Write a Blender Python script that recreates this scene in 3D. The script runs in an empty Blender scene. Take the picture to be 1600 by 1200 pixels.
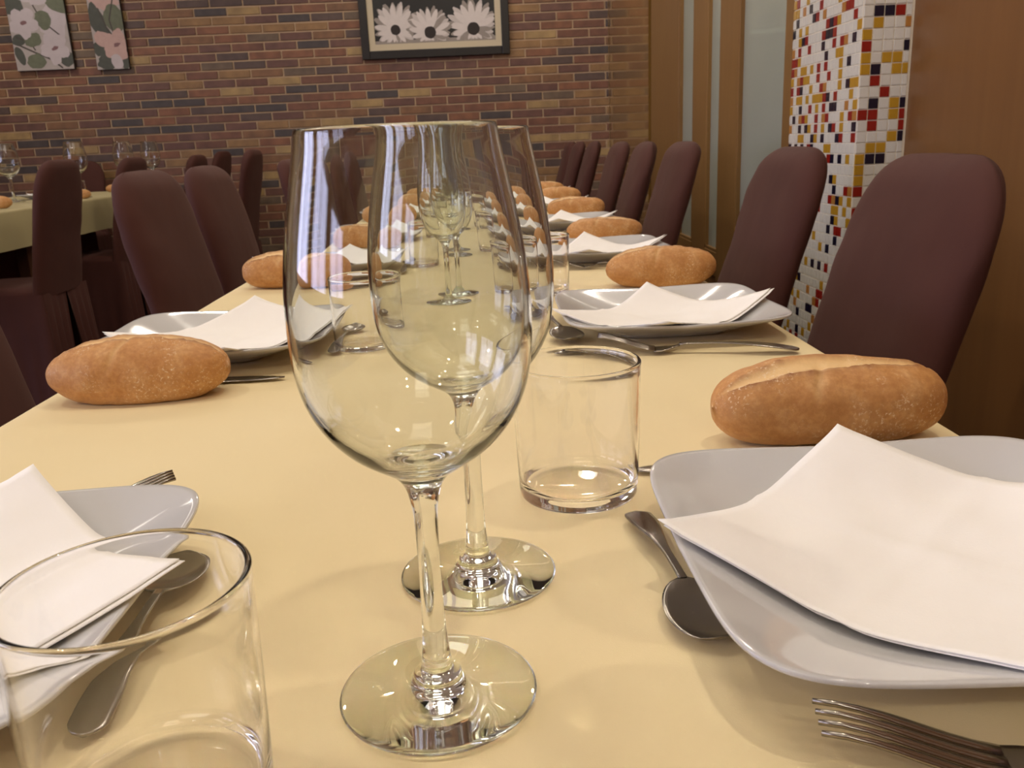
import bpy, math, random
from math import sin, cos, pi, sqrt, exp, radians
from mathutils import Vector, Matrix, noise
SC = bpy.context.scene
COL = SC.collection
random.seed(7)

# ------------------------------------------------------------------ camera
PITCH, YAW, ROLL = 0.2734186, -0.0222604, 0.0453786
CAMZ = 0.963
def pix_dir(x, y):
    c, s = cos(ROLL), sin(ROLL)
    u = x*c - y*s; v = x*s + y*c
    r = (u, cos(PITCH) - v*sin(PITCH), -(sin(PITCH) + v*cos(PITCH)))
    c, s = cos(-YAW), sin(-YAW)
    return Vector((r[0]*c + r[1]*s, -r[0]*s + r[1]*c, r[2]))
fwd = pix_dir(0, 0); right = pix_dir(1, 0) - fwd; down = pix_dir(0, 1) - fwd
cam_d = bpy.data.cameras.new('camera'); cam = bpy.data.objects.new('camera', cam_d); COL.objects.link(cam)
M = Matrix((right.normalized(), (-down).normalized(), (-fwd).normalized())).transposed().to_4x4()
M.translation = Vector((0, 0, CAMZ))
cam.matrix_world = M
cam_d.sensor_width = 36; cam_d.lens = 36*1340/1600
cam_d.clip_start = 0.02; cam_d.clip_end = 60
cam_d.dof.use_dof = True; cam_d.dof.focus_distance = 0.50; cam_d.dof.aperture_fstop = 34
SC.camera = cam

# ------------------------------------------------------------------ world, exposure, window daylight
w = bpy.data.worlds.new('world'); SC.world = w; w.use_nodes = True
w.node_tree.nodes['Background'].inputs[0].default_value = (0.55, 0.65, 1, 1)
w.node_tree.nodes['Background'].inputs[1].default_value = 0.3
SC.view_settings.view_transform = 'Standard'; SC.view_settings.look = 'None'
SC.view_settings.gamma = 1; SC.view_settings.use_curve_mapping = False
SC.view_settings.exposure = -0.08
SC.cycles.max_bounces = 20; SC.cycles.transmission_bounces = 20; SC.cycles.glossy_bounces = 8
SC.cycles.diffuse_bounces = 4; SC.cycles.transparent_max_bounces = 16
SC.cycles.sample_clamp_indirect = 200.0; SC.cycles.blur_glossy = 0.0

LAMP_W = 8.5          # each ceiling downlight
LAMP_COL = (1.0, 0.90, 0.76)
PANEL_W = 2.6        # ceiling light panels
WINDOW_W = 46.0       # daylight in each window
ROOM_H = 2.75
WALL_Y, WALL_R, WALL_L, WALL_F = 6.50, 0.94, -4.7, -3.2

def area(name, loc, rot, sx, sy, watt, col, shape='RECTANGLE'):
    d = bpy.data.lights.new(name, 'AREA'); d.shape = shape; d.size = sx
    if shape == 'RECTANGLE': d.size_y = sy
    d.energy = watt; d.color = col
    o = bpy.data.objects.new(name, d); COL.objects.link(o); o.location = loc; o.rotation_euler = rot
    return o
WINS = [(-2.3, 1.5), (-0.35, 1.5), (1.6, 1.5)]      # centre y, width: three windows of the left wall
for cy, ww in WINS:
    area('window_daylight', (WALL_L - 0.05, cy, 1.55), (0, -pi/2, 0), 1.5, ww, WINDOW_W, (0.70, 0.70, 1.0))

# ------------------------------------------------------------------ helpers
def lin(h):
    h = h.lstrip('#'); r = []
    for i in (0, 2, 4):
        c = int(h[i:i+2], 16)/255
        r.append(c/12.92 if c <= .04045 else ((c+.055)/1.055)**2.4)
    return (*r, 1)
class NT:
    def __init__(s, name):
        s.m = bpy.data.materials.new(name); s.m.use_nodes = True; s.t = s.m.node_tree
        s.b = s.t.nodes['Principled BSDF']; s.out = s.t.nodes['Material Output']
    def n(s, typ, **kw):
        x = s.t.nodes.new(typ)
        for k, v in kw.items():
            if k.startswith('i_'): x.inputs[k[2:].replace('_', ' ')].default_value = v
            else: setattr(x, k, v)
        return x
    def l(s, a, b): s.t.links.new(a, b)
    def noise(s, scale, detail=3, rough=.55, coord='Object', stretch=None):
        tc = s.n('ShaderNodeTexCoord'); nz = s.n('ShaderNodeTexNoise')
        nz.inputs['Scale'].default_value = scale; nz.inputs['Detail'].default_value = detail; nz.inputs['Roughness'].default_value = rough
        if stretch:
            mp = s.n('ShaderNodeMapping'); mp.inputs['Scale'].default_value = stretch
            s.l(tc.outputs[coord], mp.inputs[0]); s.l(mp.outputs[0], nz.inputs['Vector'])
        else: s.l(tc.outputs[coord], nz.inputs['Vector'])
        return nz.outputs['Fac']
    def ramp(s, fac, stops):
        r = s.n('ShaderNodeValToRGB'); e = r.color_ramp.elements
        while len(e) < len(stops): e.new(.5)
        for k, (p, c) in enumerate(stops): e[k].position = p; e[k].color = lin(c) if isinstance(c, str) else c
        s.l(fac, r.inputs[0]); return r.outputs[0]
    def mix(s, fac, a, b, mode='MIX'):
        m = s.n('ShaderNodeMix', data_type='RGBA', blend_type=mode)
        for sock, v in ((m.inputs[0], fac), (m.inputs[6], a), (m.inputs[7], b)):
            if hasattr(v, 'is_linked'): s.l(v, sock)
            else: sock.default_value = v if not isinstance(v, str) else lin(v)
        return m.outputs[2]
    def bump(s, h, strength=.3, dist=.001):
        b = s.n('ShaderNodeBump'); b.inputs['Strength'].default_value = strength; b.inputs['Distance'].default_value = dist
        s.l(h, b.inputs['Height']); s.l(b.outputs[0], s.b.inputs['Normal']); return b
    def base(s, c):
        if hasattr(c, 'is_linked'): s.l(c, s.b.inputs['Base Color'])
        else: s.b.inputs['Base Color'].default_value = lin(c)
    def set(s, **kw):
        for k, v in kw.items(): s.b.inputs[k.replace('_', ' ')].default_value = v
        return s
def simple(name, c, rough=.5, metal=0, noise_amt=0, nscale=20, bump=0, **kw):
    t = NT(name); t.set(Roughness=rough, Metallic=metal, **kw)
    if noise_amt or bump:
        f = t.noise(nscale, 4)
        if noise_amt:
            a = lin(c); k = 1 - noise_amt
            t.base(t.mix(f, (a[0]*k, a[1]*k, a[2]*k, 1), (min(1, a[0]/k), min(1, a[1]/k), min(1, a[2]/k), 1)))
        else: t.base(c)
        if bump: t.bump(f, bump, .002)
    else: t.base(c)
    return t.m

def obj(name, vs, fs, mats, parent=None, smooth=True, mi=None, loc=None):
    me = bpy.data.meshes.new(name); me.from_pydata([tuple(v) for v in vs], [], fs)
    for m in (mats if isinstance(mats, list) else [mats]): me.materials.append(m)
    if mi: me.polygons.foreach_set('material_index', mi)
    if smooth: me.polygons.foreach_set('use_smooth', [True]*len(me.polygons))
    me.update()
    o = bpy.data.objects.new(name, me); COL.objects.link(o)
    if parent: o.parent = parent
    if loc: o.location = loc
    return o
def inst(name, me, parent=None, loc=(0, 0, 0), rot=(0, 0, 0)):
    o = bpy.data.objects.new(name, me); COL.objects.link(o); o.parent = parent; o.location = loc; o.rotation_euler = rot
    return o
def empty(name, loc=(0, 0, 0), rz=0):
    o = bpy.data.objects.new(name, None); COL.objects.link(o); o.location = loc; o.rotation_euler = (0, 0, rz); o.empty_display_size = .05
    return o
def tag(o, label=None, cat=None, group=None, kind=None):
    if label: o['label'] = label
    if cat: o['category'] = cat
    if group: o['group'] = group
    if kind: o['kind'] = kind
    return o
def copy_tree(o, parent=None):
    c = o.copy(); COL.objects.link(c); c.parent = parent
    for ch in list(o.children): copy_tree(ch, c)
    return c
def lathe(profile, n=64, cx=0, cy=0):
    vs = []; fs = []; ids = []
    for r, z in profile:
        if r < 1e-7: ids.append([len(vs)]); vs.append((cx, cy, z))
        else:
            ids.append(list(range(len(vs), len(vs)+n)))
            for k in range(n):
                a = 2*pi*k/n; vs.append((cx + r*cos(a), cy + r*sin(a), z))
    for a, b in zip(ids, ids[1:]):
        for k in range(n):
            k2 = (k+1) % n
            if len(a) == 1 and len(b) == 1: continue
            if len(a) == 1: fs.append((a[0], b[k2], b[k]))
            elif len(b) == 1: fs.append((a[k], a[k2], b[0]))
            else: fs.append((a[k], a[k2], b[k2], b[k]))
    return vs, fs
def boxes(specs):
    """list of (x0,x1,y0,y1,z0,z1)"""
    vs = []; fs = []
    for x0, x1, y0, y1, z0, z1 in specs:
        b = len(vs)
        vs += [(x0,y0,z0),(x1,y0,z0),(x1,y1,z0),(x0,y1,z0),(x0,y0,z1),(x1,y0,z1),(x1,y1,z1),(x0,y1,z1)]
        fs += [tuple(b+i for i in f) for f in ((0,3,2,1),(4,5,6,7),(0,1,5,4),(1,2,6,5),(2,3,7,6),(3,0,4,7))]
    return vs, fs
def box_obj(name, spec, mat, parent=None, bev=0.0, **kw):
    o = obj(name, *boxes(spec if isinstance(spec, list) else [spec]), mat, parent, smooth=False)
    if bev:
        m = o.modifiers.new('bevel', 'BEVEL'); m.width = bev; m.segments = 2; m.limit_method = 'ANGLE'
    return o
def grid_faces(nu, nv, closed_v=False, flip=False):
    fs = []
    for i in range(nu-1):
        for j in range(nv if closed_v else nv-1):
            j2 = (j+1) % nv
            f = (i*nv+j, (i+1)*nv+j, (i+1)*nv+j2, i*nv+j2)
            fs.append(f[::-1] if flip else f)
    return fs
def nz(x, y, z, s=1.0): return noise.noise(Vector((x*s, y*s, z*s)))
def smooth01(t): t = max(0, min(1, t)); return t*t*(3-2*t)

# ------------------------------------------------------------------ materials
def m_wood(name, c1, c2, rough=.35, axis='z', coat=0.0):
    t = NT(name)
    st = {'z': (9, 9, .7), 'y': (9, .7, 9), 'x': (.7, 9, 9)}[axis]
    f = t.noise(3.0, 6, .6, stretch=st); f2 = t.noise(1.6, 2)
    c = t.mix(f, c1, c2); t.base(t.mix(t.ramp(f2, [(.3, '#000000'), (.75, '#ffffff')]), c, t.mix(.25, c, '#5a3210')))
    t.set(Roughness=rough, Coat_Weight=coat, Coat_Roughness=.06); t.bump(f, .06, .001); return t.m
WOOD = m_wood('wood_door', '#7a5a30', '#926c3c', .4)
WOOD_PANEL = m_wood('wood_panel_satin', '#75502c', '#8c6238', .36)
WOOD_GLOSS = m_wood('wood_panel_glossy', '#82602c', '#94703a', .10, coat=.6)
WOOD_DARK = m_wood('wood_dark', '#3a2010', '#4c2c18', .5)
MORTAR = simple('mortar', '#bfa486', .9, noise_amt=.15, nscale=60, bump=.3)
def m_brick(c, k):
    t = NT('brick_face_%d' % k); oi = t.n('ShaderNodeObjectInfo')
    tc = t.n('ShaderNodeTexCoord'); n1 = t.n('ShaderNodeTexNoise', noise_dimensions='4D')
    n1.inputs['Scale'].default_value = 14; n1.inputs['Detail'].default_value = 4
    t.l(tc.outputs['Object'], n1.inputs['Vector']); mm = t.n('ShaderNodeMath', operation='MULTIPLY'); mm.inputs[1].default_value = 40
    t.l(oi.outputs['Random'], mm.inputs[0]); t.l(mm.outputs[0], n1.inputs['W'])
    a = lin(c)
    f = t.ramp(n1.outputs['Fac'], [(.3, '#000000'), (.7, '#ffffff')])
    t.base(t.mix(f, (a[0]*.72, a[1]*.70, a[2]*.72, 1), (a[0]*1.2, a[1]*1.2, a[2]*1.15, 1)))
    t.set(Roughness=.55); t.bump(n1.outputs['Fac'], .3, .002); return t.m
BRICK_C = ['#845840', '#78503e', '#6b4a40', '#5a4842', '#4c4342', '#6c5a4a', '#92704a', '#a4885c', '#825e42', '#724c3c']
BRICK_W = [14, 14, 14, 12, 9, 5, 9, 6, 10, 10]
BRICKS = [m_brick(c, k) for k, c in enumerate(BRICK_C)]
TILE_C = {'w': '#d9d6cc', 'n': '#14142a', 'r': '#8e2018', 'y': '#b88d2a', 'o': '#b07a3c'}
TILES = {k: simple('tile_' + k, c, .12, Coat_Weight=.5) for k, c in TILE_C.items()}
GROUT = simple('grout', '#e0d8c4', .8, bump=.1, nscale=80)
def m_fabric(name, c1, c2, sheen=.08):
    t = NT(name); f = t.noise(9, 3); g = t.noise(900, 2)
    t.base(t.mix(f, c1, c2)); t.set(Roughness=.85, Sheen_Weight=sheen, Sheen_Roughness=.4)
    t.b.inputs['Sheen Tint'].default_value = (.5, .3, .22, 1); b = t.bump(g, .25, .0006)
    b0 = t.n('ShaderNodeBump'); b0.inputs['Strength'].default_value = .5; b0.inputs['Distance'].default_value = .012
    t.l(t.noise(5, 3, .5, stretch=(1, 1, .6)), b0.inputs['Height']); t.l(b0.outputs[0], b.inputs['Normal']); return t.m
CHAIR_F = m_fabric('chair_cover_brown', '#401b12', '#4a2217')
def m_cloth(name, c1, c2):
    t = NT(name); f = t.noise(5, 4); g = t.noise(1600, 1)
    h = t.noise(4.5, 1.5, .5, stretch=(1, 1.5, 1))
    t.base(t.mix(f, c1, c2)); t.set(Roughness=.72, Sheen_Weight=.05)
    b1 = t.n('ShaderNodeBump'); b1.inputs['Strength'].default_value = .7; b1.inputs['Distance'].default_value = .02; t.l(h, b1.inputs['Height'])
    b2 = t.n('ShaderNodeBump'); b2.inputs['Strength'].default_value = .15; b2.inputs['Distance'].default_value = .0004; t.l(g, b2.inputs['Height'])
    t.l(b1.outputs[0], b2.inputs['Normal']); t.l(b2.outputs[0], t.b.inputs['Normal']); return t.m
CLOTH = m_cloth('tablecloth_yellow', '#e2cf9e', '#e7d5a6')
CLOTH2 = m_cloth('tablecloth_sage', '#a89c70', '#b4a67a')
RUNNER = simple('underskirt_burgundy', '#4a1512', .8, noise_amt=.2, nscale=8)
PORC = simple('porcelain', '#c9c8c6', .08, Coat_Weight=.3, Coat_Roughness=.03)
NAPKIN = NT('paper_napkin'); NAPKIN.base(NAPKIN.mix(NAPKIN.noise(30, 3), '#f3efe9', '#f8f5f0')); NAPKIN.set(Roughness=.95, Subsurface_Weight=.0)
NAPKIN.bump(NAPKIN.noise(700, 3), .25, .0005); NAPKIN = NAPKIN.m
STEEL = simple('stainless_steel', '#958e85', .2, 1, bump=.02, nscale=200)
def m_glass(name, c='#ffffff', ior=1.5):
    m = bpy.data.materials.new(name); m.use_nodes = True; t = m.node_tree; t.nodes.remove(t.nodes['Principled BSDF'])
    g = t.nodes.new('ShaderNodeBsdfGlass'); g.inputs['Color'].default_value = lin(c); g.inputs['Roughness'].default_value = 0; g.inputs['IOR'].default_value = ior
    t.links.new(g.outputs[0], t.nodes['Material Output'].inputs[0]); return m
GLASS = m_glass('clear_glass', '#fcfdfc', 1.5); GLASS_T = m_glass('tumbler_glass', '#ffffff', 1.45)
def m_bread():
    t = NT('bread_crust'); at = t.n('ShaderNodeAttribute', attribute_name='crust')
    sep = t.n('ShaderNodeSeparateColor'); t.l(at.outputs['Color'], sep.inputs[0])
    f = t.noise(38, 5, .6); g = t.noise(240, 4, .65); fl = t.noise(420, 3, .7); patch = t.noise(22, 3)
    crust = t.ramp(f, [(.25, '#b98048'), (.5, '#cc965a'), (.75, '#dbad76')])
    crust = t.mix(t.ramp(g, [(.42, '#000000'), (.62, '#ffffff')]), t.mix(.28, crust, '#9c5c2c'), crust)
    crust = t.mix(sep.outputs[0], crust, '#eccb92')          # slash
    crust = t.mix(sep.outputs[1], crust, '#7e4219')          # dark torn lips
    crust = t.mix(sep.outputs[2], crust, '#dcb078')          # paler foot
    mul = t.n('ShaderNodeMath', operation='MULTIPLY')
    t.l(t.ramp(fl, [(.56, '#000000'), (.66, '#ffffff')]), mul.inputs[0]); t.l(t.ramp(patch, [(.47, '#000000'), (.62, '#ffffff')]), mul.inputs[1])
    crust = t.mix(mul.outputs[0], crust, '#e8cfa8')          # flour specks
    t.base(crust); t.set(Roughness=.55, Specular_IOR_Level=.35)
    ad = t.n('ShaderNodeMath', operation='ADD'); t.l(f, ad.inputs[0]); t.l(g, ad.inputs[1]); t.bump(ad.outputs[0], .3, .0018); return t.m
BREAD = m_bread()
PAINT = {k: simple('paint_' + k, c, .7, noise_amt=a, nscale=s) for k, c, a, s in [
    ('ground', '#aaa09e', .12, 25), ('petal', '#bcb1b6', .08, 30), ('pink', '#bd9e98', .12, 30), ('leaf', '#646856', .25, 30),
    ('leafdark', '#4c4e48', .2, 30), ('stem', '#4a4440', .1, 30), ('heart', '#7c5c60', .1, 40), ('edge', '#2c241e', .1, 20)]}
PH_BLACK = simple('photo_black', '#100c0a', .3); PH_WHITE = simple('photo_petal', '#c2b8b4', .4, noise_amt=.1, nscale=30)
PH_WHITE2 = simple('photo_petal_light', '#d2c8c4', .4, noise_amt=.08, nscale=30)
PH_GREY = simple('photo_petal_shaded', '#90867f', .4, noise_amt=.15, nscale=40)
PH_HEART = simple('photo_heart', '#1e110a', .5, noise_amt=.3, nscale=200)
FRAME_B = simple('frame_black', '#17100d', .35); MAT_B = simple('frame_mat_cream', '#c9bba0', .8)
PLASTER = simple('wall_plaster', '#b09a78', .9, noise_amt=.04, nscale=3); CEIL = simple('ceiling_paint', '#e2d8c8', .9)
FLOOR = simple('floor_stone', '#5a4434', .35, noise_amt=.2, nscale=4)
FRAME_W = simple('window_frame_white', '#d8d4cc', .4)
def m_emit(name, c, s):
    t = NT(name); t.base('#ffffff'); t.set(Emission_Strength=s); t.b.inputs['Emission Color'].default_value = (*c, 1); return t.m
LAMP_E = m_emit('lamp_diffuser', LAMP_COL, 6)
def m_frost():
    t = NT('frosted_glass'); f = t.noise(3, 3)
    t.base(t.mix(f, '#a8aca0', '#b6b8ac')); t.set(Roughness=.28, Specular_IOR_Level=.6)
    tr = t.n('ShaderNodeBsdfTransparent'); tr.inputs[0].default_value = (.8, .86, .82, 1); mx = t.n('ShaderNodeMixShader'); mx.inputs[0].default_value = .28
    t.l(t.b.outputs[0], mx.inputs[1]); t.l(tr.outputs[0], mx.inputs[2]); t.l(mx.outputs[0], t.out.inputs[0]); return t.m
FROST = m_frost()
TR="0,31,n 0,34,r 0,35,y 0,36,y 0,37,y 1,37,n 2,37,n 1,38,y 2,38,y 3,39,y 4,39,n 1,40,r 4,40,r 0,41,r 1,41,r 3,41,y 4,41,r 1,42,n 3,42,y 4,42,n 2,43,r 1,44,r 0,45,y 1,45,n 3,45,y 4,45,y 0,46,y 2,46,y 3,46,y 0,47,r 4,47,n 0,48,y 1,49,y 4,49,o 1,50,n 2,50,n 3,50,r"
TL="6,18,n 7,18,n 7,19,y 6,20,y 4,21,r 4,22,y 7,22,r 3,23,n 6,23,r 7,23,r 9,23,y 3,24,y 4,24,r 6,24,y 2,25,r 3,25,r 8,25,r 9,25,r 5,26,r 7,26,n 8,26,y 2,27,r 5,28,n 7,28,y 3,29,n 2,30,r 3,30,r 5,30,n 0,31,y 3,31,y 4,31,n 1,32,y 3,32,y 4,32,y 0,33,y 2,33,y 3,33,n 4,33,o 5,33,r 0,34,o 1,34,r 4,34,n 4,35,y 5,35,n 1,37,y 3,37,n 5,37,n 6,37,r 6,38,y 7,38,y 11,38,n 12,38,r 14,38,n 16,38,n 18,38,n 0,39,r 3,39,r 4,39,n 8,39,n 10,39,y 11,39,n 14,39,y 15,39,y 0,40,n 3,40,y 5,40,r 6,40,n 8,40,y 10,40,r 12,40,y 13,40,n 15,40,n 18,40,o 0,41,o 1,41,r 3,41,y 7,41,r 8,41,o 10,41,r 13,41,y 14,41,r 15,41,o 17,41,n 0,42,y 2,42,o 5,42,n 6,42,n 8,42,r 10,42,y 12,42,r 15,42,n 18,42,y 1,43,y 5,43,r 7,43,n 8,43,r 9,43,y 10,43,y 11,43,y 13,43,y 15,43,y 16,43,y 18,43,o 0,44,y 1,44,y 2,44,n 4,44,y 8,44,o 9,44,r 12,44,y 15,44,n 16,44,r 18,44,r 4,45,y 7,45,r 10,45,r 13,45,y 14,45,y 15,45,r 16,45,o 18,45,y 2,46,n 4,46,y 8,46,r 10,46,r 12,46,y 14,46,y 15,46,y 17,46,o 18,46,r 4,47,y 5,47,y 8,47,n 16,47,y 17,47,r 18,47,r 1,48,n 3,48,o 4,48,r 6,48,r 9,48,n 13,48,r 16,48,r 18,48,o 0,49,y 6,49,r 7,49,n 8,49,n 9,49,r 14,49,r 15,49,n 16,49,y 1,50,r 5,50,y 6,50,r 7,50,n 8,50,r 14,50,y 16,50,y 18,50,n 2,51,r 3,51,r 4,51,o 9,51,o 11,51,r 12,51,n 17,51,n 5,52,y 10,52,r 13,52,n 15,52,o 17,52,y 18,52,y 14,53,y 17,53,r 18,53,y"

# ================================================================== room shell
fl = box_obj('floor', (WALL_L-.2, 2.6, WALL_F-.2, WALL_Y+.3, -.1, 0), FLOOR); tag(fl, kind='structure')
ce = box_obj('ceiling', (WALL_L-.2, 2.6, WALL_F-.2, WALL_Y+.3, ROOM_H, ROOM_H+.1), CEIL); tag(ce, kind='structure')
wf = box_obj('wall_front', (WALL_L-.2, 2.6, WALL_F-.15, WALL_F, 0, ROOM_H), WOOD_PANEL); tag(wf, kind='structure')

# back wall: mortar bed plus bricks
BW, BH = .229, .0587; BX, BZ0 = .573, 1.8402 - 31*.0587   # a joint of one row, a bed joint height
wb = box_obj('wall_back', (WALL_L-.2, 2.6, WALL_Y, WALL_Y+.15, 0, ROOM_H), MORTAR); tag(wb, kind='structure')
def brick_geo(x0, x1, z0, z1, y=0.0, d=.007, ch=.002):
    vs = [(x0, y, z0), (x1, y, z0), (x1, y, z1), (x0, y, z1), (x0+ch, y-d, z0+ch), (x1-ch, y-d, z0+ch), (x1-ch, y-d, z1-ch), (x0+ch, y-d, z1-ch)]
    return vs, [(4, 5, 6, 7)[::1], (0, 1, 5, 4), (1, 2, 6, 5), (2, 3, 7, 6), (3, 0, 4, 7)]
gap = .0100
bmesh_by_col = []
for k, m in enumerate(BRICKS):
    v, f = brick_geo(-(BW-gap)/2, (BW-gap)/2, -(BH-gap)/2, (BH-gap)/2)
    me = bpy.data.meshes.new('brick'); me.from_pydata(v, [], f); me.materials.append(m); bmesh_by_col.append(me)
RX_END = WALL_R - .002
sv = []; sf = []; smi = []; n_part = 0; rb = random.Random(11)
z = BZ0; row = 0
while z < ROOM_H:
    off = 0 if (31-row) % 2 == 1 else BW/2
    x = BX + off - BW*30
    while x < RX_END:
        x0, x1 = x + gap/2, min(x + BW - gap/2, RX_END); x += BW
        if x1 < WALL_L or x1 - x0 < .006: continue
        zc = z + BH/2; xc = (x0+x1)/2
        tan = 1.0 + (1.6 if (xc > .3 and zc < 1.6) else 0)
        k = rb.choices(range(10), [ww*(tan if i in (6, 7) else 1) for i, ww in enumerate(BRICK_W)])[0]
        dy = rb.uniform(0, .0025)
        seen = (-3.22 < xc < WALL_R and .93 < zc < 2.06) or (-1.7 < xc < -1.3 and .62 < zc < .93) or (.45 < xc and .62 < zc < .93)
        if z + BH > ROOM_H: continue
        if seen and x1 - x0 > BW - gap - .001 and n_part < 298:
            inst('brick', bmesh_by_col[k], wb, (xc, WALL_Y - dy, zc)); n_part += 1
        elif seen and n_part < 300:
            v, f = brick_geo(x0-xc, x1-xc, -(BH-gap)/2, (BH-gap)/2); obj('brick', v, f, BRICKS[k], wb, False, loc=(xc, WALL_Y - dy, zc)); n_part += 1
        else:
            v, f = brick_geo(x0, x1, z+gap/2, z+BH-gap/2, WALL_Y-dy); b = len(sv); sv += v; sf += [tuple(b+i for i in q) for q in f]; smi += [k]*5
    z += BH; row += 1
bs = obj('brickwork', sv, sf, BRICKS, wb, False, mi=smi); tag(bs, kind='stuff')

# left wall with three windows
specs = []; ys = [WALL_F-.2]
for cy, ww in WINS: ys += [cy-ww/2, cy+ww/2]
ys.append(WALL_Y+.2)
for i in range(0, len(ys), 2): specs.append((WALL_L-.15, WALL_L, ys[i], ys[i+1], 0, ROOM_H))
for cy, ww in WINS: specs += [(WALL_L-.15, WALL_L, cy-ww/2, cy+ww/2, 0, .8), (WALL_L-.15, WALL_L, cy-ww/2, cy+ww/2, 2.3, ROOM_H)]
wl = box_obj('wall_left', specs, PLASTER); tag(wl, kind='structure')
for i, (cy, ww) in enumerate(WINS):
    wn = box_obj('window_%d' % (i+1), [(WALL_L-.03, WALL_L+.03, cy-ww/2, cy-ww/2+.06, .8, 2.3), (WALL_L-.03, WALL_L+.03, cy+ww/2-.06, cy+ww/2, .8, 2.3),
        (WALL_L-.03, WALL_L+.03, cy-ww/2, cy+ww/2, .8, .87), (WALL_L-.03, WALL_L+.03, cy-ww/2, cy+ww/2, 2.23, 2.3)], FRAME_W, bev=.004)
    tag(wn, kind='structure'); box_obj('mullion', (WALL_L-.02, WALL_L+.025, cy-.03, cy+.03, .87, 2.23), FRAME_W, wn)
# right wall: satin wood panel near the camera, mosaic pillar, sliding doors, glossy panel
PY0, PY1, PX = 1.95, 1.95 + 19*.0223, .829
wr = box_obj('wall_right', (WALL_R, WALL_R+.12, WALL_F, PY1-.02, 0, ROOM_H), WOOD_PANEL); tag(wr, kind='structure')
wr2 = box_obj('trim_1', (WALL_R, WALL_R+.12, 4.985, WALL_Y, 0, ROOM_H), WOOD_GLOSS); tag(wr2, kind='structure')
wr4 = box_obj('gap_shade_strip', (WALL_R+.03, WALL_R+.1, 4.88, 5.0, 0, ROOM_H), simple('gap_shade_dark', '#0c0806', .9)); tag(wr4, kind='structure')  # near-black backing strip: shade of the open gap put into its colour
wr3 = box_obj('wall_lintel', (WALL_R, WALL_R+.12, PY1-.02, 4.985, 2.3, ROOM_H), WOOD_PANEL); tag(wr3, kind='structure')
p = box_obj('trim_2', [(WALL_R-.002, WALL_R+.10, 4.16, 4.90, 0, 2.3)], WOOD, bev=.004); tag(p, kind='structure')
box_obj('edge_moulding', [(WALL_R-.016, WALL_R-.003, 4.16, 4.42, 0, 2.3)], WOOD, p, bev=.003)
# door leaves (y0, y1, glass y0, glass y1, x offset)
for i, (y0, y1, gy0, gy1, xo) in enumerate([(PY1, 3.44, 2.70, 3.19, 0.0), (3.44, 3.88, 3.445, 3.65, .006), (3.88, 4.16, 3.885, 4.155, .006)]):
    X0, X1 = WALL_R - .02 + xo, WALL_R + .02 + xo
    d = empty('door_%d' % (i+1), (0, 0, 0)); tag(d, kind='structure')
    zt, zb = 2.22, .50
    if gy0 - y0 > .02: box_obj('stile', (X0, X1, y0, gy0, .01, 2.3), WOOD, d, bev=.003)
    if y1 - gy1 > .02: box_obj('stile', (X0, X1, gy1, y1, .01, 2.3), WOOD, d, bev=.003)
    box_obj('rail', (X0, X1, gy0, gy1, zt, 2.3), WOOD, d); box_obj('rail', (X0, X1, gy0, gy1, .40, zb), WOOD, d, bev=.003)
    box_obj('lower_panel', (X0+.012, X1-.008, gy0, gy1, .13, .40), WOOD_PANEL, d); box_obj('rail', (X0, X1, gy0, gy1, .01, .13), WOOD, d)
    box_obj('glass_pane', (X0+.016, X0+.022, gy0, gy1, zb, zt), FROST, d)
    box_obj('glazing_bead', [(X0+.002, X0+.016, gy0, gy0+.012, zb, zt), (X0+.002, X0+.016, gy1-.012, gy1, zb, zt), (X0+.002, X0+.016, gy0, gy1, zb, zb+.012)], WOOD, d)
# corridor seen dimly through the frosted panes
wc = box_obj('wall_corridor', (2.45, 2.55, PY1-.6, 5.4, 0, ROOM_H), simple('corridor_paint', '#c4ccc0', .9)); tag(wc, kind='structure')
we = box_obj('wall_corridor_end', [(WALL_R+.12, 2.5, PY1-.7, PY1-.6, 0, ROOM_H), (WALL_R+.12, 2.5, 5.4, 5.5, 0, ROOM_H)], PLASTER); tag(we, kind='structure')
cl = box_obj('corridor_fill_panel', (1.3, 2.0, 3.2, 4.4, ROOM_H-.05, ROOM_H-.005), m_emit('corridor_fill_glow', (1, .95, .85), 5)); tag(cl, 'added glowing panel on the corridor ceiling behind the frosted doors', 'lamp')  # added glowing box, no known fixture; brightens the space behind the panes
area('corridor_fill_light', (1.65, 3.8, ROOM_H-.07), (0, 0, 0), .7, 1.2, 22, (.95, 1.0, .9))  # added fill light for the corridor behind the frosted panes
# objects behind the frosted pane
rp = obj('round_plaque', *lathe([(0, 0), (.036, 0), (.036, .006), (.032, .010), (.028, .007), (0, .007)], 40), simple('plaque_grey', '#4c5450', .5)); rp.rotation_euler = (pi/2, 0, 0); rp.location = (1.345, 4.23, 1.455)
tag(rp, 'round grey disc dimly seen through the frosted door glass', 'ornament')
cb = empty('cabinet', (1.42, 4.42, 0)); CABM = simple('cabinet_pale', '#8e968e', .6)
box_obj('body', (-.40, .40, -.2, .2, 0, 1.398), CABM, cb); box_obj('cabinet_top', (-.42, .42, -.22, .22, 1.398, 1.418), simple('cabinet_white', '#dfe3dc', .5), cb)
tag(cb, 'pale cabinet in the corridor, dimly seen through the frosted glass', 'cabinet')
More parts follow.
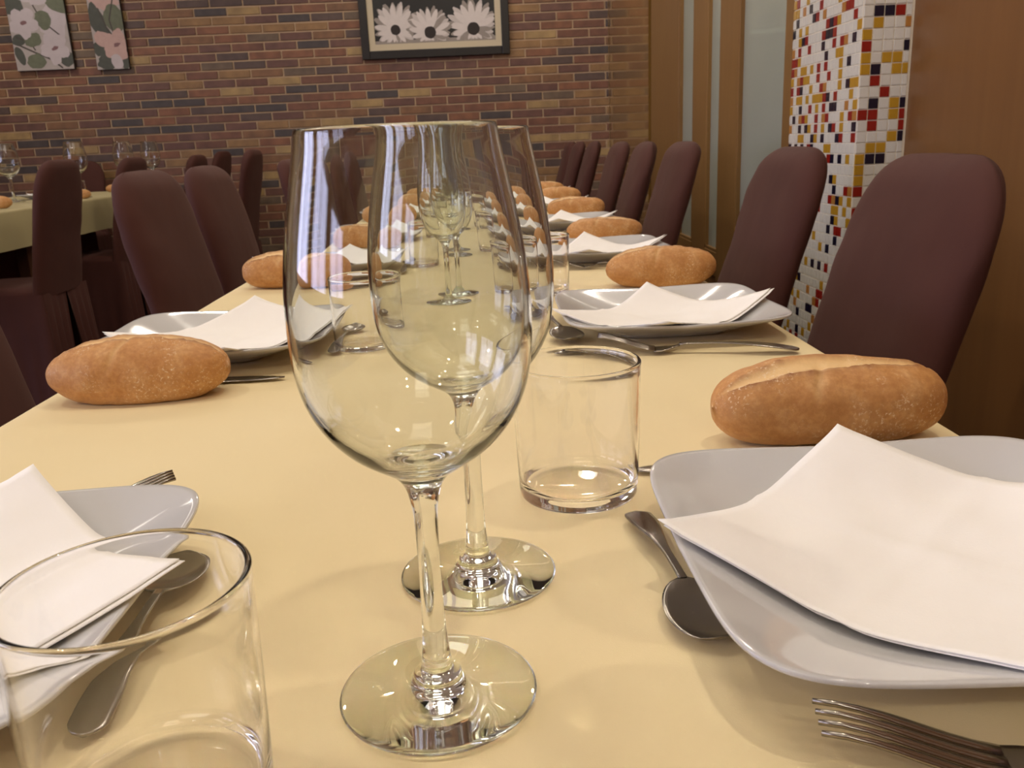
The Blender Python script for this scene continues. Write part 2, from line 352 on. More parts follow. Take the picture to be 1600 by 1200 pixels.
# mosaic pillar
pc = box_obj('pillar', (PX, WALL_R+.1, PY0, PY1, 0, ROOM_H), GROUT); tag(pc, 'square pillar clad in white, red, mustard and navy mosaic tiles', 'pillar')
TP = .0236; TO = .021
def tile_geo(w, h, d=.0022, ch=.0012):
    a, b = w/2, h/2
    vs = [(-a, 0, -b), (a, 0, -b), (a, 0, b), (-a, 0, b), (-a+ch, -d, -b+ch), (a-ch, -d, -b+ch), (a-ch, -d, b-ch), (-a+ch, -d, b-ch)]
    return vs, [(4, 5, 6, 7), (0, 1, 5, 4), (1, 2, 6, 5), (2, 3, 7, 6), (3, 0, 4, 7)]
def tmesh(w, h, m):
    v, f = tile_geo(w, h); me = bpy.data.meshes.new('tile'); me.from_pydata(v, [], f); me.materials.append(m); return me
TG = .0017
TM = {(s, c): tmesh(w-TG, TP-TG, TILES[c]) for s, w in (('r', .0231), ('l', .0223), ('e', .0140)) for c in TILES}
fr = {(int(a), int(b)): c for a, b, c in (t.split(',') for t in TR.split())}
flf = {(int(a), int(b)): c for a, b, c in (t.split(',') for t in TL.split())}
rt = random.Random(5); nt = 0; keys = list(TILES); tv = []; tf = []; tmi = []
def put_tile(side, col, rw, c):
    global nt
    zc = TO + rw*TP
    if side == 'r':
        wd = .0231 if col < 4 else .0140
        loc = (PX + col*.0231 + wd/2, PY0, zc); rot = (0, 0, 0); me = TM[('r' if col < 4 else 'e', c)]; part = 18 < rw < 54
    else:
        wd = .0223; loc = (PX, PY0 + .0015 + (col+.5)*.0223, zc); rot = (0, 0, -pi/2); me = TM[('l', c)]; part = col < 5 and 22 < rw < 54
    if part and nt < 300:
        inst('tile', me, pc, loc, rot); nt += 1
    else:
        v, f = tile_geo(wd-TG, TP-TG); R = Matrix.Rotation(rot[2], 4, 'Z'); b = len(tv)
        tv.extend(tuple(R @ Vector(q) + Vector(loc)) for q in v); tf.extend(tuple(b+i for i in q) for q in f); tmi.extend([keys.index(c)]*5)
for rw in range(0, int(ROOM_H/TP)-1):
    known = 17 < rw < 54
    for side, ncol, dct in (('r', 5, fr), ('l', 19, flf)):
        for col in range(ncol):
            c = dct.get((col, rw), 'w')
            hid = (not known) or (side == 'l' and rw < 38 and col > 7) or (side == 'r' and rw < 33)
            if hid: c = rt.choices('wnryo', [70, 7, 8, 9, 6])[0]
            put_tile(side, col, rw, c)
tag(obj('mosaic', tv, tf, [TILES[k] for k in keys], pc, False, mi=tmi), kind='stuff')

# ================================================================== pictures on the brick wall
def blob(cx, cz, rx, rz, rot, y, n=20, wob=.12, seed=0, lay=0.0):
    vs = [(cx, y-lay, cz)]
    for k in range(n):
        a = 2*pi*k/n; r = 1 + wob*nz(cos(a)*1.7+seed*3.1, sin(a)*1.7, seed)*2
        x, zz = rx*r*cos(a), rz*r*sin(a); vs.append((cx + x*cos(rot) - zz*sin(rot), y-lay, cz + x*sin(rot) + zz*cos(rot)))
    return vs, [(0, k+1, (k+1) % n + 1) for k in range(n)]
class Acc:
    def __init__(s, mats): s.v = []; s.f = []; s.mi = []; s.mats = mats; s.k = 0
    def add(s, vf, m):
        b = len(s.v); s.v += vf[0]; s.f += [tuple(b+i for i in q) for q in vf[1]]; s.mi += [s.mats.index(m)]*len(vf[1])
    def poly(s, pts, y, m):
        s.add(([(a, y, c) for a, c in pts], [tuple(range(len(pts)))]), m)
    def build(s, name, parent): return obj(name, s.v, s.f, s.mats, parent, False, mi=s.mi)
def petal(a, cx, cz, ang, L, W, m, y, r0=.0):
    pts = []
    for t, wd in ((0, .25), (.3, .75), (.6, 1), (.85, .8), (1.0, .25)):
        pts.append((r0 + L*t, W*wd/2))
    pts = pts + [(p[0], -p[1]) for p in reversed(pts)]
    a.poly([(cx + q[0]*cos(ang) - q[1]*sin(ang), cz + q[0]*sin(ang) + q[1]*cos(ang)) for q in pts], y, m)
def stroke(a, pts, wd, m, y):
    for (x0, z0), (x1, z1) in zip(pts, pts[1:]):
        dx, dz = x1-x0, z1-z0; L = math.hypot(dx, dz) or 1; nx, nzz = -dz/L*wd/2, dx/L*wd/2
        a.poly([(x0+nx, z0+nzz), (x1+nx, z1+nzz), (x1-nx, z1-nzz), (x0-nx, z0-nzz)], y, m)

def daisy_picture():
    t = empty('framed_picture', (-.283, WALL_Y-.014, 1.572)); W, H = .524, .62     # half width .52
    tag(t, 'black framed photograph of three white daisies hanging on the brick wall', 'picture')
    W = .521; b = .056
    box_obj('frame', [(-W, -W+b, -.03, 0, 0, H), (W-b, W, -.03, 0, 0, H), (-W+b, W-b, -.03, 0, 0, b), (-W+b, W-b, -.03, 0, H-b, H)], FRAME_B, t, bev=.004)
    m = .042; a0 = W-b
    box_obj('mat_board', [(-a0, -a0+m, -.016, -.004, b, H-b), (a0-m, a0, -.016, -.004, b, H-b), (-a0+m, a0-m, -.016, -.004, b, b+m), (-a0+m, a0-m, -.016, -.004, H-b-m, H-b)], MAT_B, t)
    a = Acc([PH_BLACK, PH_WHITE, PH_WHITE2, PH_GREY, PH_HEART]); A = a0-m; z0, z1 = b+m, H-b-m
    a.poly([(-A, z0), (A, z0), (A, z1), (-A, z1)], -.008, PH_BLACK)
    rr = random.Random(3); lay = 0
    def clampadd(cx, cz, rad, hr, L0=0, tilt=0):
        nonlocal lay
        for ring, (mm, LL, n) in enumerate(((PH_GREY, rad*.98, 19), (PH_WHITE, rad*.97, 18), (PH_WHITE2, rad*.9, 15))):
            for k in range(n):
                ang = 2*pi*(k + rr.uniform(-.15, .15))/n + ring*.2
                L = LL*rr.uniform(.88, 1.04)*(.80 if sin(ang) < 0 else 1); W_ = rad*.22
                # keep the print inside its mat
                ex, ez = cx + L*cos(ang), cz + L*sin(ang)
                if ex < -A+.004: L *= (cx+A-.004)/(cx-ex)
                if ex > A-.004: L *= (A-.004-cx)/(ex-cx)
                if ez < z0+.012: L *= max(.05, (cz-z0-.012)/(cz-ez))
                lay += 1
                petal(a, cx, cz, ang, L, W_*min(1, L/LL+.1), mm if rr.random() < .8 else PH_GREY, -.0082 - lay*.000006)
        lay += 1
        a.add(blob(cx, cz, hr, hr, 0, -.0082-lay*.000006, wob=.05, seed=cx*9), PH_HEART)
    a.poly([(-A, z0), (A, z0), (A, z0+.03), (-A, z0+.022)], -.0081, PH_GREY)
    clampadd(-.275, z0+.092, .185, .034); clampadd(.27, z0+.08, .20, .043); clampadd(-.035, z0+.066, .175, .040)
    a.build('photo_print', t)
daisy_picture()

def painting(x0, x1, z0, z1, kind):
    t = empty('canvas_painting', ((x0+x1)/2, WALL_Y-.014, z0)); W = (x1-x0)/2; H = z1-z0
    box_obj('canvas', (-W, W, -.028, 0, 0, H), PAINT['edge'], t, bev=.002)
    a = Acc(list(PAINT.values())); P = PAINT; y = -.0284
    a.poly([(-W+.002, .002), (W-.002, .002), (W-.002, H-.002), (-W+.002, H-.002)], y, P['ground'])
    lay = [0]
    def bl(u, v, rx, rz, rot, m, wob=.14, seed=1):
        lay[0] += 1
        rx = min(rx, W*2*min(u, 1-u)+.012, .2)
        vs, fs = blob(-W+u*2*W, v, rx, rz, rot, y - lay[0]*.00003, wob=wob, seed=seed)
        vs = [(max(-W, min(W, p[0])), p[1], max(0.001, min(H, p[2]))) for p in vs]; a.add((vs, fs), P[m])
    def flower(u, v, r, m='petal', seed=0):
        for k in range(5):
            an = 2*pi*k/5 + seed; bl(u + .62*r*cos(an)/(2*W), v + .62*r*sin(an), r*.62, r*.5, an, m, .12, seed+k)
        bl(u, v, r*.28, r*.14, .3, 'heart', .2, seed)
    def st(pts, wd=.009):
        lay[0] += 1; stroke(a, [(-W+u*2*W, v) for u, v in pts], wd, P['stem'], y - lay[0]*.00003)
    if kind == 0:   # big canvas, v in metres above the bottom edge (visible .0 - .45)
        bl(.55, .50, .16, .08, 0, 'petal', .2, 4); bl(.4, .16, .15, .12, .2, 'ground', .2, 5); bl(.75, .30, .10, .13, .1, 'petal', .2, 9)
        bl(.12, .42, .062, .072, 1.2, 'leafdark', .15, 2); bl(.90, .42, .05, .10, 1.2, 'leaf', .1, 3); bl(.90, .07, .075, .05, .7, 'leafdark', .1, 6)
        bl(.12, .20, .05, .035, .2, 'leafdark', .1, 7); bl(.10, .10, .03, .06, .3, 'leafdark', .1, 8)
        st([(.42, .46), (.55, .34), (.68, .28), (.85, .22), (.88, .16)]); st([(.08, .22), (.3, .19), (.38, .13)]); st([(.1, .17), (.35, .12), (.62, .07), (.8, .01)], .011)
        bl(.35, .20, .062, .045, .1, 'leaf', .15, 11); bl(.60, .32, .055, .062, .5, 'leaf', .12, 12); bl(.36, .06, .065, .05, .1, 'leaf', .15, 13)
        flower(.25, .31, .085, 'petal', 1); flower(.72, .14, .085, 'petal', 2.1); flower(.55, .50, .07, 'petal', 3)
        flower(.3, .6, .09, 'petal', 4)
    else:
        bl(.5, .44, .10, .06, 0, 'pink', .2, 4); bl(.2, .33, .06, .10, .3, 'leafdark', .15, 2); bl(.75, .33, .08, .09, .2, 'leaf', .12, 3)
        bl(.4, .24, .04, .10, .5, 'leafdark', .1, 5); bl(.2, .14, .05, .05, .2, 'leafdark', .15, 6); bl(.35, .05, .07, .05, .1, 'leafdark', .12, 7); bl(.9, .05, .04, .05, 0, 'leafdark', .1, 8)
        st([(.8, .46), (.6, .32), (.68, .22)]); st([(.3, .40), (.5, .26), (.62, .2)])
        bl(.3, .20, .06, .05, -.6, 'pink', .1, 9); flower(.72, .16, .085, 'pink', 1.3); bl(.65, .05, .04, .05, .3, 'petal', .1, 10)
        bl(.4, .52, .08, .05, 0, 'petal', .2, 12)
    a.build('painted_flowers', t); return t
tag(painting(-3.20, -2.805, 1.595, 2.25, 0), 'wide canvas painting of white blossoms and grey-green leaves on the brick wall', 'painting')
tag(painting(-2.650, -2.427, 1.581, 2.25, 1), 'narrow canvas painting of pink blossoms, right of the wider canvas', 'painting')

# ================================================================== tables
TZ = .75
def cloth_mesh(x0, x1, y0, y1, z, drop, nx, ny, seed, amp=.0012):
    """one sheet: top plus drape, as a grid in (s,t) arc length"""
    vs = []
    R = .012
    def prof(s, a, b):
        if s < a: e = a - s; side = -1; base = a
        elif s > b: e = s - b; side = 1; base = b
        else: return s, 0, 0
        q = R*pi/2
        if e < q: th = e/R; return base + side*R*sin(th), R*(1-cos(th)), e
        return base + side*R, R + (e-q), e
    xs = sorted(set([x0+R + (x1-x0-2*R)*i/nx for i in range(nx+1)] + [x0+R-d for d in (.004, .008, .013, .0189, .06, .11, .16, drop)] + [x1-R+d for d in (.004, .008, .013, .0189, .06, .11, .16, drop)]))
    ysn = sorted(set([y0+R + (y1-y0-2*R)*i/ny for i in range(ny+1)] + [y0+R-d for d in (.004, .008, .013, .0189, .08, drop)] + [y1-R+d for d in (.004, .008, .013, .0189, .08, drop)]))
    for sy in ysn:
        for sx in xs:
            X, dx, ex = prof(sx, x0+R, x1-R); Y, dy, ey = prof(sy, y0+R, y1-R); dz = max(dx, dy)
            w = amp*(nz(X, Y*.6, seed, 6) + .6*nz(X, Y, seed+3, 17))
            if ex > .02: X += (1 if sx > 0.5*(x0+x1) else -1)*(.004*ex/.2 + .010*ex/.2*(.5+nz(Y, 0, seed, 7)))
            if ey > .02: Y += (1 if sy > 0.5*(y0+y1) else -1)*(.01*ey/.2*(.5+nz(X, 0, seed, 7)))
            if ex <= .02 and ey <= .02:
                edge = min(1, min(X-x0, x1-X, .05)/.05) if x0 < X < x1 else 0
                w = w*max(.3, edge)
            vs.append((X, Y, z - dz + min(w, .001) - .001))
    nX, nY = len(xs), len(ysn)
    return vs, [(j*nX+i, j*nX+i+1, (j+1)*nX+i+1, (j+1)*nX+i) for j in range(nY-1) for i in range(nX-1)]
def table(name, x0, x1, y0, y1, z, label, ly):
    t = empty(name, ((x0+x1)/2, (y0+y1)/2, 0)); tag(t, label, 'table')
    a, b = (x1-x0)/2-.015, (y1-y0)/2-.015
    box_obj('table_top', (-a, a, -b, b, z-.035, z-.006), WOOD_DARK, t)
    box_obj('apron', [(-a+.04, -a+.06, -b+.04, b-.04, z-.11, z-.035), (a-.06, a-.04, -b+.04, b-.04, z-.11, z-.035), (-a+.04, a-.04, -b+.04, -b+.06, z-.11, z-.035), (-a+.04, a-.04, b-.06, b-.04, z-.11, z-.035)], WOOD_DARK, t)
    for sx in (-1, 1):
        for sy in ly: box_obj('leg', (sx*(a-.05)-.025, sx*(a-.05)+.025, sy-.025, sy+.025, 0, z-.035), WOOD_DARK, t)
    return t
T0, T1, TY0, TY1 = -.432, .337, -.45, 4.05
table('dining_table', T0, T1, TY0, TY1, TZ, 'long dining table hidden under the yellow cloth', (-2.15, 1.78))
c = obj('tablecloth', *cloth_mesh(T0, T1, TY0, TY1, TZ, .22, 60, 240, 1), CLOTH); tag(c, 'pale yellow cloth covering the long foreground table', 'tablecloth')
Z2 = .78
t2 = table('dining_table', -2.92, -2.04, 2.9, 5.76, Z2, 'second dining table under the greenish cloth on the left', (-.33, .87))
c = obj('tablecloth', *cloth_mesh(-2.92, -2.04, 2.9, 5.76, Z2, .17, 24, 60, 5, .003), CLOTH2); tag(c, 'short greenish beige cloth on the table in the left background', 'tablecloth')
box_obj('underskirt', [(-.20, -.195, -1.1, 1.1, .25, Z2-.12), (.075, .08, -1.1, 1.1, .25, Z2-.12), (-.20, .08, -1.1, -1.095, .25, Z2-.12)], RUNNER, t2)

# ================================================================== chairs
def back_mesh(seed, wd=.190, top=.955, th=.034, lean=.24):
    rings = []; nR = 34; M_ = 40; zb = .44; rt_ = .15
    vs = []
    for i in range(nR+1):
        t = i/nR; z = zb + (top-zb)*(1-(1-t)**1.7)
        w = wd*(1.02 - .06*(z-zb)/(top-zb))
        if z > top-rt_:
            q = (z-(top-rt_))/rt_; w = w*(.42 + .58*sqrt(max(0, 1-q**2.5))) if q < 1 else w*.42
        d = th
        if z > top-.04: d = th*max(.12, sqrt(max(0, 1-((z-(top-.04))/.04)**2)))
        if i == nR: w *= .9; d = th*.12
        cx = .035 + (z-zb)*lean + .02*((z-zb)/(top-zb))**2
        for k in range(M_):
            a = 2*pi*k/M_; n = 3.4
            ca, sa = cos(a), sin(a)
            x = d*math.copysign(abs(ca)**(2/2.4), ca); y = w*math.copysign(abs(sa)**(2/n), sa)
            dd = .004*nz(y*5+seed, z*7, x*3) + .0022*nz(y*16, z*22, seed)
            vs.append((cx + x + dd*(1 if ca > 0 else -1), y + dd*.6, z))
    fs = grid_faces(nR+1, M_, True)
    fs = [f[::-1] for f in fs]
    vs.append((.035 + (top-zb)*lean + .02, 0, top+.001)); c = len(vs)-1; b = nR*M_
    fs += [(b+k, b+(k+1) % M_, c) for k in range(M_)]
    return vs, fs
def skirt_mesh(seed):
    # outline of the seat, clockwise, with a split at the back
    pts = []; x0, x1, y = -.40, .065, .194; n = 26
    for i in range(n): pts.append((x1, .003 + (y-.003)*i/(n-1), 'b'))
    for i in range(1, n): pts.append((x1 + (x0-x1)*i/(n-1), y, 's'))
    for i in range(1, 2*n): pts.append((x0, y - 2*y*i/(2*n-1), 'f'))
    for i in range(1, n): pts.append((x0 + (x1-x0)*i/(n-1), -y, 's'))
    for i in range(1, n): pts.append((x1, -y + (y-.003)*i/(n-1), 'b'))
    rows = 14; vs = []
    for j in range(rows+1):
        q = j/rows; z = .455 - q*.44
        for k, (px, py, s) in enumerate(pts):
            fl_ = 1 + .02*q
            pl = .016*q*sin(k*.9 + seed) + .012*q*nz(k*.13, z, seed)
            X, Y = px*1.0, py
            if s == 'b':
                X = px + .02*q + pl; Y = py*fl_ + (.045*q*(1 if py > 0 else -1)*exp(-abs(py)*9))
            elif s == 'f': X = px - .015*q + pl
            else: Y = py*fl_ + math.copysign(pl, py)
            vs.append((X, Y, z))
    N = len(pts)
    return vs, [(j*N+k, j*N+k+1, (j+1)*N+k+1, (j+1)*N+k) for j in range(rows) for k in range(N-1)]
def seat_mesh(seed):
    vs = []; N = 44
    prof = [(.0, .485), (.5, .486), (.85, .482), (.96, .474), (1.0, .462), (1.0, .44)]
    for r, z in prof:
        for k in range(N):
            a = 2*pi*k/N; ca, sa = cos(a), sin(a); n = 7
            vs.append((-.168 + r*.232*math.copysign(abs(ca)**(2/n), ca), r*.193*math.copysign(abs(sa)**(2/n), sa), z + .003*nz(ca*r*2, sa*r*2, seed)))
    return vs, [f[::-1] for f in grid_faces(len(prof), N, True)]
def make_chair(seed, lean=.24):
    t = empty('dining_chair')
    obj('backrest', *back_mesh(seed, lean=lean), CHAIR_F, t)
    obj('seat', *seat_mesh(seed), CHAIR_F, t)
    sk = obj('skirt', *skirt_mesh(seed), CHAIR_F, t)
    for sx in (-.36, .03):
        for sy in (-.17, .17): obj('leg', *boxes([(sx-.018, sx+.018, sy-.018, sy+.018, 0, .44)]), WOOD_DARK, t, False)
    return t
protos = [make_chair(s) for s in (1.3, 4.7, 8.2)] + [make_chair(s, .16) for s in (2.3, 5.7, 9.2)]
used = set()
def chair(k, X, Y, rz, label, group, dz=0.0, sy=1.0):
    o = protos[k]
    if k in used: o = copy_tree(protos[k])
    used.add(k)
    o.location = (X, Y, 0); o.rotation_euler = (0, 0, rz); o.scale = (1, sy, 1+dz)
    tag(o, label, 'chair', group); return o
GR, GL, GT, GB = 'brown covered chairs along the right of the yellow table', 'brown covered chairs along the left of the yellow table', 'brown covered chairs at the greenish table', 'brown covered chairs by the brick wall'
RC = [(1.165, 'large maroon fabric-covered chair at the right edge, in front of the wood panel'),
      (1.715, 'maroon covered chair standing in front of the mosaic pillar'),
      (2.66, 'maroon covered chair in front of the sliding door posts, third on the right'),
      (3.28, 'maroon covered chair with creased top, fourth along the right side of the yellow table'),
      (3.88, 'maroon covered chair, fifth along the right, half hidden by the fourth')]
for i, (y, lb) in enumerate(RC): chair(i % 3, .437, y, radians(random.uniform(-1.5, 1.5)), lb, GR, dz=[-.032, -.024, -.01, -.008, -.006][i])
for i, (x, y, lb) in enumerate([(.44, 4.80, 'small maroon chair beyond the table end, nearest of the far three on the right'), (.41, 5.27, 'narrow maroon chair near the brick wall, middle of the far three on the right'),
                  (.41, 5.76, 'most distant maroon chair on the right, against the brick wall')]): chair(i % 3, x, y, 0, lb, GB, sy=.93)
LCH = [(1.02, 'dark brown covered chair cut off by the left edge of the photo'), (1.865, 'brown covered chair with rounded back behind the left bread roll and plate'),
       (2.285, 'brown covered chair leaning just behind the nearer left chair'), (3.30, 'brown covered chair seen through the left of the front wine glass bowl'),
       (3.85, 'brown covered chair behind the front wine glass, second of those seen through it'), (4.4, 'far brown covered chair at the end of the left row')]
for i, (y, lb) in enumerate(LCH): chair(3 + (i+1) % 3, -.575 if i else -.60, y, pi + radians(random.uniform(-1.5, 1.5)), lb, GL, dz=-.014, sy=.95)
TCH = [(-1.83, 3.62, 0, 'dark brown chair with split skirt, seen from behind at the greenish table'), (-1.95, 4.68, 0, 'dark brown chair at the greenish table, between the split-skirt chair and the left row'),
       (-1.93, 5.68, 0, 'dark brown chair at the far end of the greenish table, rising behind the left row')]
for i, (x, y, a, lb) in enumerate(TCH): chair(3 + i % 3, x, y, a, lb, GT, .025)
chair(4, -1.92, 6.2, 0, 'dark spare chair beside the brick wall, mostly hidden by the taller one in front', GB, .045)
chair(5, -1.41, 5.02, 0, 'narrow dark chair standing edge-on before the brick wall, left of the front wine glass', GB, .04)
chair(0, -2.86, 6.2, pi/2, 'dark chair at the head of the greenish table against the brick wall', GB, .02)
chair(1, -3.12, 4.3, pi, 'dark chair on the far left side of the greenish table', GT, .01)

# ================================================================== plates and napkins
PR = [(0, .0062), (.25, .0062), (.5, .0064), (.60, .0085), (.70, .0125), (.82, .0175), (.93, .0222), (.975, .0240), (.995, .0246), (1.0, .0240), (1.0, .0226), (.975, .0206), (.82, .0142), (.66, .0072), (.56, .0030), (.53, .0002), (.49, .0002), (.47, .003), (0, .003)]
PA, PB = .1225, .1205
def sup(a, n): return math.copysign(abs(cos(a))**(2/n), cos(a)), math.copysign(abs(sin(a))**(2/n), sin(a))
def plate_mesh():
    N = 128; vs = []
    for i, (r, z) in enumerate(PR):
        n = 2.6 + 3.4*r
        for k in range(N):
            a = 2*pi*k/N; x, y = sup(a, n); lift = .004*(max(0, (x*x*y*y))**.5)*r**3
            vs.append((PA*r*x, PB*r*y, z + lift))
    fs = [f[::-1] for f in grid_faces(len(PR), N, True)]
    return vs, fs
def plate_z(x, y):
    r = (abs(x/PA)**5.8 + abs(y/PB)**5.8)**(1/5.8)
    zz = None
    for (a, za), (b, zb) in zip(PR[:9], PR[1:9]):
        if r <= b: zz = za + (zb-za)*(r-a)/(b-a); break
    if zz is None: zz = .0246
    return zz + .004*min(1, abs(x/PA*y/PB)) * min(1, r)**3, r
plate_me = None
PLATES = {}
def plate(cx, cy, label, group, z=TZ, rz=0):
    global plate_me
    if plate_me is None:
        v, f = plate_mesh(); me = bpy.data.meshes.new('plate'); me.from_pydata(v, [], f); me.materials.append(PORC); me.polygons.foreach_set('use_smooth', [True]*len(f)); plate_me = me
    o = inst('plate', plate_me, None, (cx, cy, z), (0, 0, rz)); tag(o, label, 'plate', group); return o
def napkin(cx, cy, corners, label, group, seed, z=TZ, lifts=(.002, .010, .004, .0)):
    """corners L, F, R, N relative to the plate centre"""
    n = 34; vs = []; fs = []
    L, F, R_, N_ = [Vector(q) for q in corners]
    for lay in (0, 1):
        for i in range(n+1):
            for j in range(n+1):
                u, v = i/n, j/n
                # u: L->F side direction, v: L->N
                P = L*(1-u)*(1-v) + F*u*(1-v) + N_*(1-u)*v + R_*u*v
                # slightly bowed edges
                e = .05*(u*(1-u) + v*(1-v))*.12; c_ = (L+F+R_+N_)/4; P = P + (P-c_)*0.0
                x, y = P.x, P.y
                if lay: x += .0028 + .002*nz(u*2, v*2, seed+9); y -= .0030
                zp, r = plate_z(x, y)
                rim = .0255
                if r > 1: zb = rim + (r-1)*.045
                else: zb = max(zp, .55*zp + .45*rim*(r**.8))
                cl = lifts[0]*(1-u)**2*(1-v)**2*(1-0) + lifts[1]*(u**3)*((1-v)**3) + lifts[2]*(u*v)**4 + lifts[3]*((1-u)*v)**4
                wv = .0045*nz(u*2.2+seed, v*2.2, seed) + .0018*nz(u*6, v*6+seed, 2)
                z_ = zb + .0022 + max(-.0008, wv*smooth01(3*min(u, 1-u, v, 1-v)+.35)) + cl
                cr = .0012*exp(-((u-.5)/.03)**2) + .001*exp(-((v-.5)/.03)**2)
                if lay: z_ -= .0011
                vs.append((x, y, z_ + cr))
    m = (n+1)**2
    for i in range(n):
        for j in range(n):
            a = i*(n+1)+j; fs.append((a, a+n+1, a+n+2, a+1)[::-1]); b = a+m; fs.append((b, b+1, b+n+2, b+n+1)[::-1])
    o = obj('napkin', vs, fs, NAPKIN, None, True, loc=(cx, cy, z)); tag(o, label, 'napkin', group)
    s = o.modifiers.new('thick', 'SOLIDIFY'); s.thickness = .0004; s.offset = 0
    return o

# ================================================================== bread
def bread_obj(seed, L=.166, W=.072, H=.062, ear=1.0, jag=.0012, ys0=-.1, ysk=0):
    nu, nv = 72, 56; vs = []; cols = []
    for i in range(nu+1):
        u = -1 + 2*i/nu
        r = max(0.0, 1-abs(u)**2.7)**.46
        bend = .004*sin(u*1.6+seed)
        asym = 1 + .06*u*sin(seed)
        for j in range(nv):
            a = 2*pi*j/nv; ca, sa = cos(a), sin(a); n = 2.25
            y = W/2*r*asym*math.copysign(abs(ca)**(2/n), ca)
            z = H*.5*r*(1+.08*sin(seed*2+u*2))*math.copysign(abs(sa)**(2/n), sa)
            x = L/2*u
            d = .0032*nz(x*14+seed, y*14, z*14) + .0012*nz(x*45, y*45+seed, z*45) + .0006*nz(x*120, y*120, z*120+seed)
            s1 = s2 = 0
            if sa > 0:
                # slash running lengthwise over the top, toward +y
                ys = (ys0 + ysk*u + .10*sin(u*2.3+seed) + .05*nz(u*4, seed, 0))
                t = (ca - ys); wv = .26*(1-u*u)**.5 + .02; fade = smooth01((1-abs(u))*5)
                g = exp(-(t/wv)**4); d += (-.0030*g)*fade*ear
                lip = exp(-((t+wv*1.05)/.06)**2) + .6*exp(-((t-wv*1.05)/.05)**2)
                d += (.0022 + jag*nz(u*30, seed, 4))*lip*fade*ear
                s1 = g*fade*.75; s2 = max(0, lip*fade*(.75+.5*nz(u*18, seed, 8)))
                # cross crease
                cr = exp(-((u - .12*sin(seed*3) - .18*ca + .1)/.035)**2)*smooth01(sa*1.3)*(ca < ys)
                d -= .0016*cr*ear; s1 = max(s1, .35*cr)
            nrm = Vector((0, ca, sa))
            p = Vector((x, y, z)) + nrm*d*(.25+.75*r); p.y += bend
            z0 = H*.5 - .006
            p.z = p.z + z0
            if p.z < .0: p.z = .0
            foot = smooth01((.012 - p.z)/.012)
            vs.append(tuple(p)); cols.append((s1, min(1, s2), foot*.55, 1))
    fs = [f[::-1] for f in grid_faces(nu+1, nv, True)]
    b = nu*nv; fs.append(tuple(range(nv))); fs.append(tuple(range(b+nv-1, b-1, -1)))
    o = obj('bread_roll', vs, fs, BREAD)
    at = o.data.color_attributes.new('crust', 'FLOAT_COLOR', 'POINT')
    flat = [q for c_ in cols for q in c_]; at.data.foreach_set('color', flat)
    return o
BP = [bread_obj(0.6, ear=1.15, ys0=.02), bread_obj(2.2, H=.066, ys0=-.25, ysk=.3, ear=1.2), bread_obj(4.1, W=.068, H=.056, ys0=-.05, ysk=-.2)]
bused = set()
def bread(k, x, y, rz, label, group, z=TZ, sc=1.0):
    o = BP[k]
    if k in bused: o = BP[k].copy(); COL.objects.link(o)
    bused.add(k); o.location = (x, y, z); o.rotation_euler = (0, 0, rz); o.scale = (sc, sc, sc); tag(o, label, 'bread', group); return o

# ================================================================== glasses
WG = [(0, .0), (.0385, .0), (.0394, .0004), (.0396, .0009), (.0388, .0014), (.030, .0021), (.020, .0034), (.0135, .0048), (.0108, .0062), (.0098, .0078), (.0096, .0092), (.0088, .0102), (.0070, .0112),
      (.0061, .0124), (.0060, .0150), (.0056, .018), (.0048, .028), (.0044, .045), (.0043, .065), (.0047, .078), (.0058, .086), (.0078, .0915), (.0115, .0957), (.0165, .0990), (.0262, .1060), (.0340, .1148), (.0390, .1240), (.0418, .1335), (.0432, .1450), (.0434, .1580), (.0427, .1700), (.0407, .1850), (.0378, .2000), (.0350, .2140), (.03425, .2188), (.0338, .2200), (.0332, .2199), (.0331, .2192),
      (.0338, .2138), (.0366, .1998), (.0395, .1848), (.0415, .1700), (.0422, .1580), (.0420, .1452), (.0405, .1340), (.0375, .1248), (.0324, .1162), (.0248, .1082), (.0160, .1022), (.008, .0998), (0, .0990)]
def catmull(pts, k=3):
    out = []
    for i in range(len(pts)-1):
        p0, p1, p2, p3 = pts[max(0, i-1)], pts[i], pts[i+1], pts[min(len(pts)-1, i+2)]
        for q in range(k):
            t = q/k; t2, t3 = t*t, t*t*t
            out.append(tuple(max(0, .5*((2*b) + (-a+c_)*t + (2*a-5*b+4*c_-d)*t2 + (-a+3*b-3*c_+d)*t3)) if 1 else 0 for a, b, c_, d in zip(p0, p1, p2, p3)))
    out.append(pts[-1]); return out
TG_ = [(0, .0), (.033, .0), (.0352, .0006), (.0364, .0022), (.0368, .005), (.0372, .012), (.0382, .045), (.0388, .075), (.0391, .0820), (.0393, .0840), (.0389, .0850), (.0380, .0854), (.0371, .0850), (.0367, .0840), (.0368, .0820), (.0369, .075), (.0363, .045), (.0352, .014), (.0344, .0095), (.032, .0072), (.022, .0066), (.0, .0064)]
def revolve_mesh(name, prof, n, mat):
    v, f = lathe(prof, n); f = [q[::-1] for q in f] if False else f
    me = bpy.data.meshes.new(name); me.from_pydata(v, [], f); me.materials.append(mat); me.polygons.foreach_set('use_smooth', [True]*len(f)); me.update(); return me
WG_HI = revolve_mesh('wine_glass', [WG[0]] + catmull(WG[1:-1], 3) + [WG[-1]], 160, GLASS); WG_LO = revolve_mesh('wine_glass', WG, 56, GLASS)
TU_HI = revolve_mesh('tumbler', [TG_[0]] + catmull(TG_[1:-1], 2) + [TG_[-1]], 128, GLASS_T); TU_LO = revolve_mesh('tumbler', TG_, 48, GLASS_T)
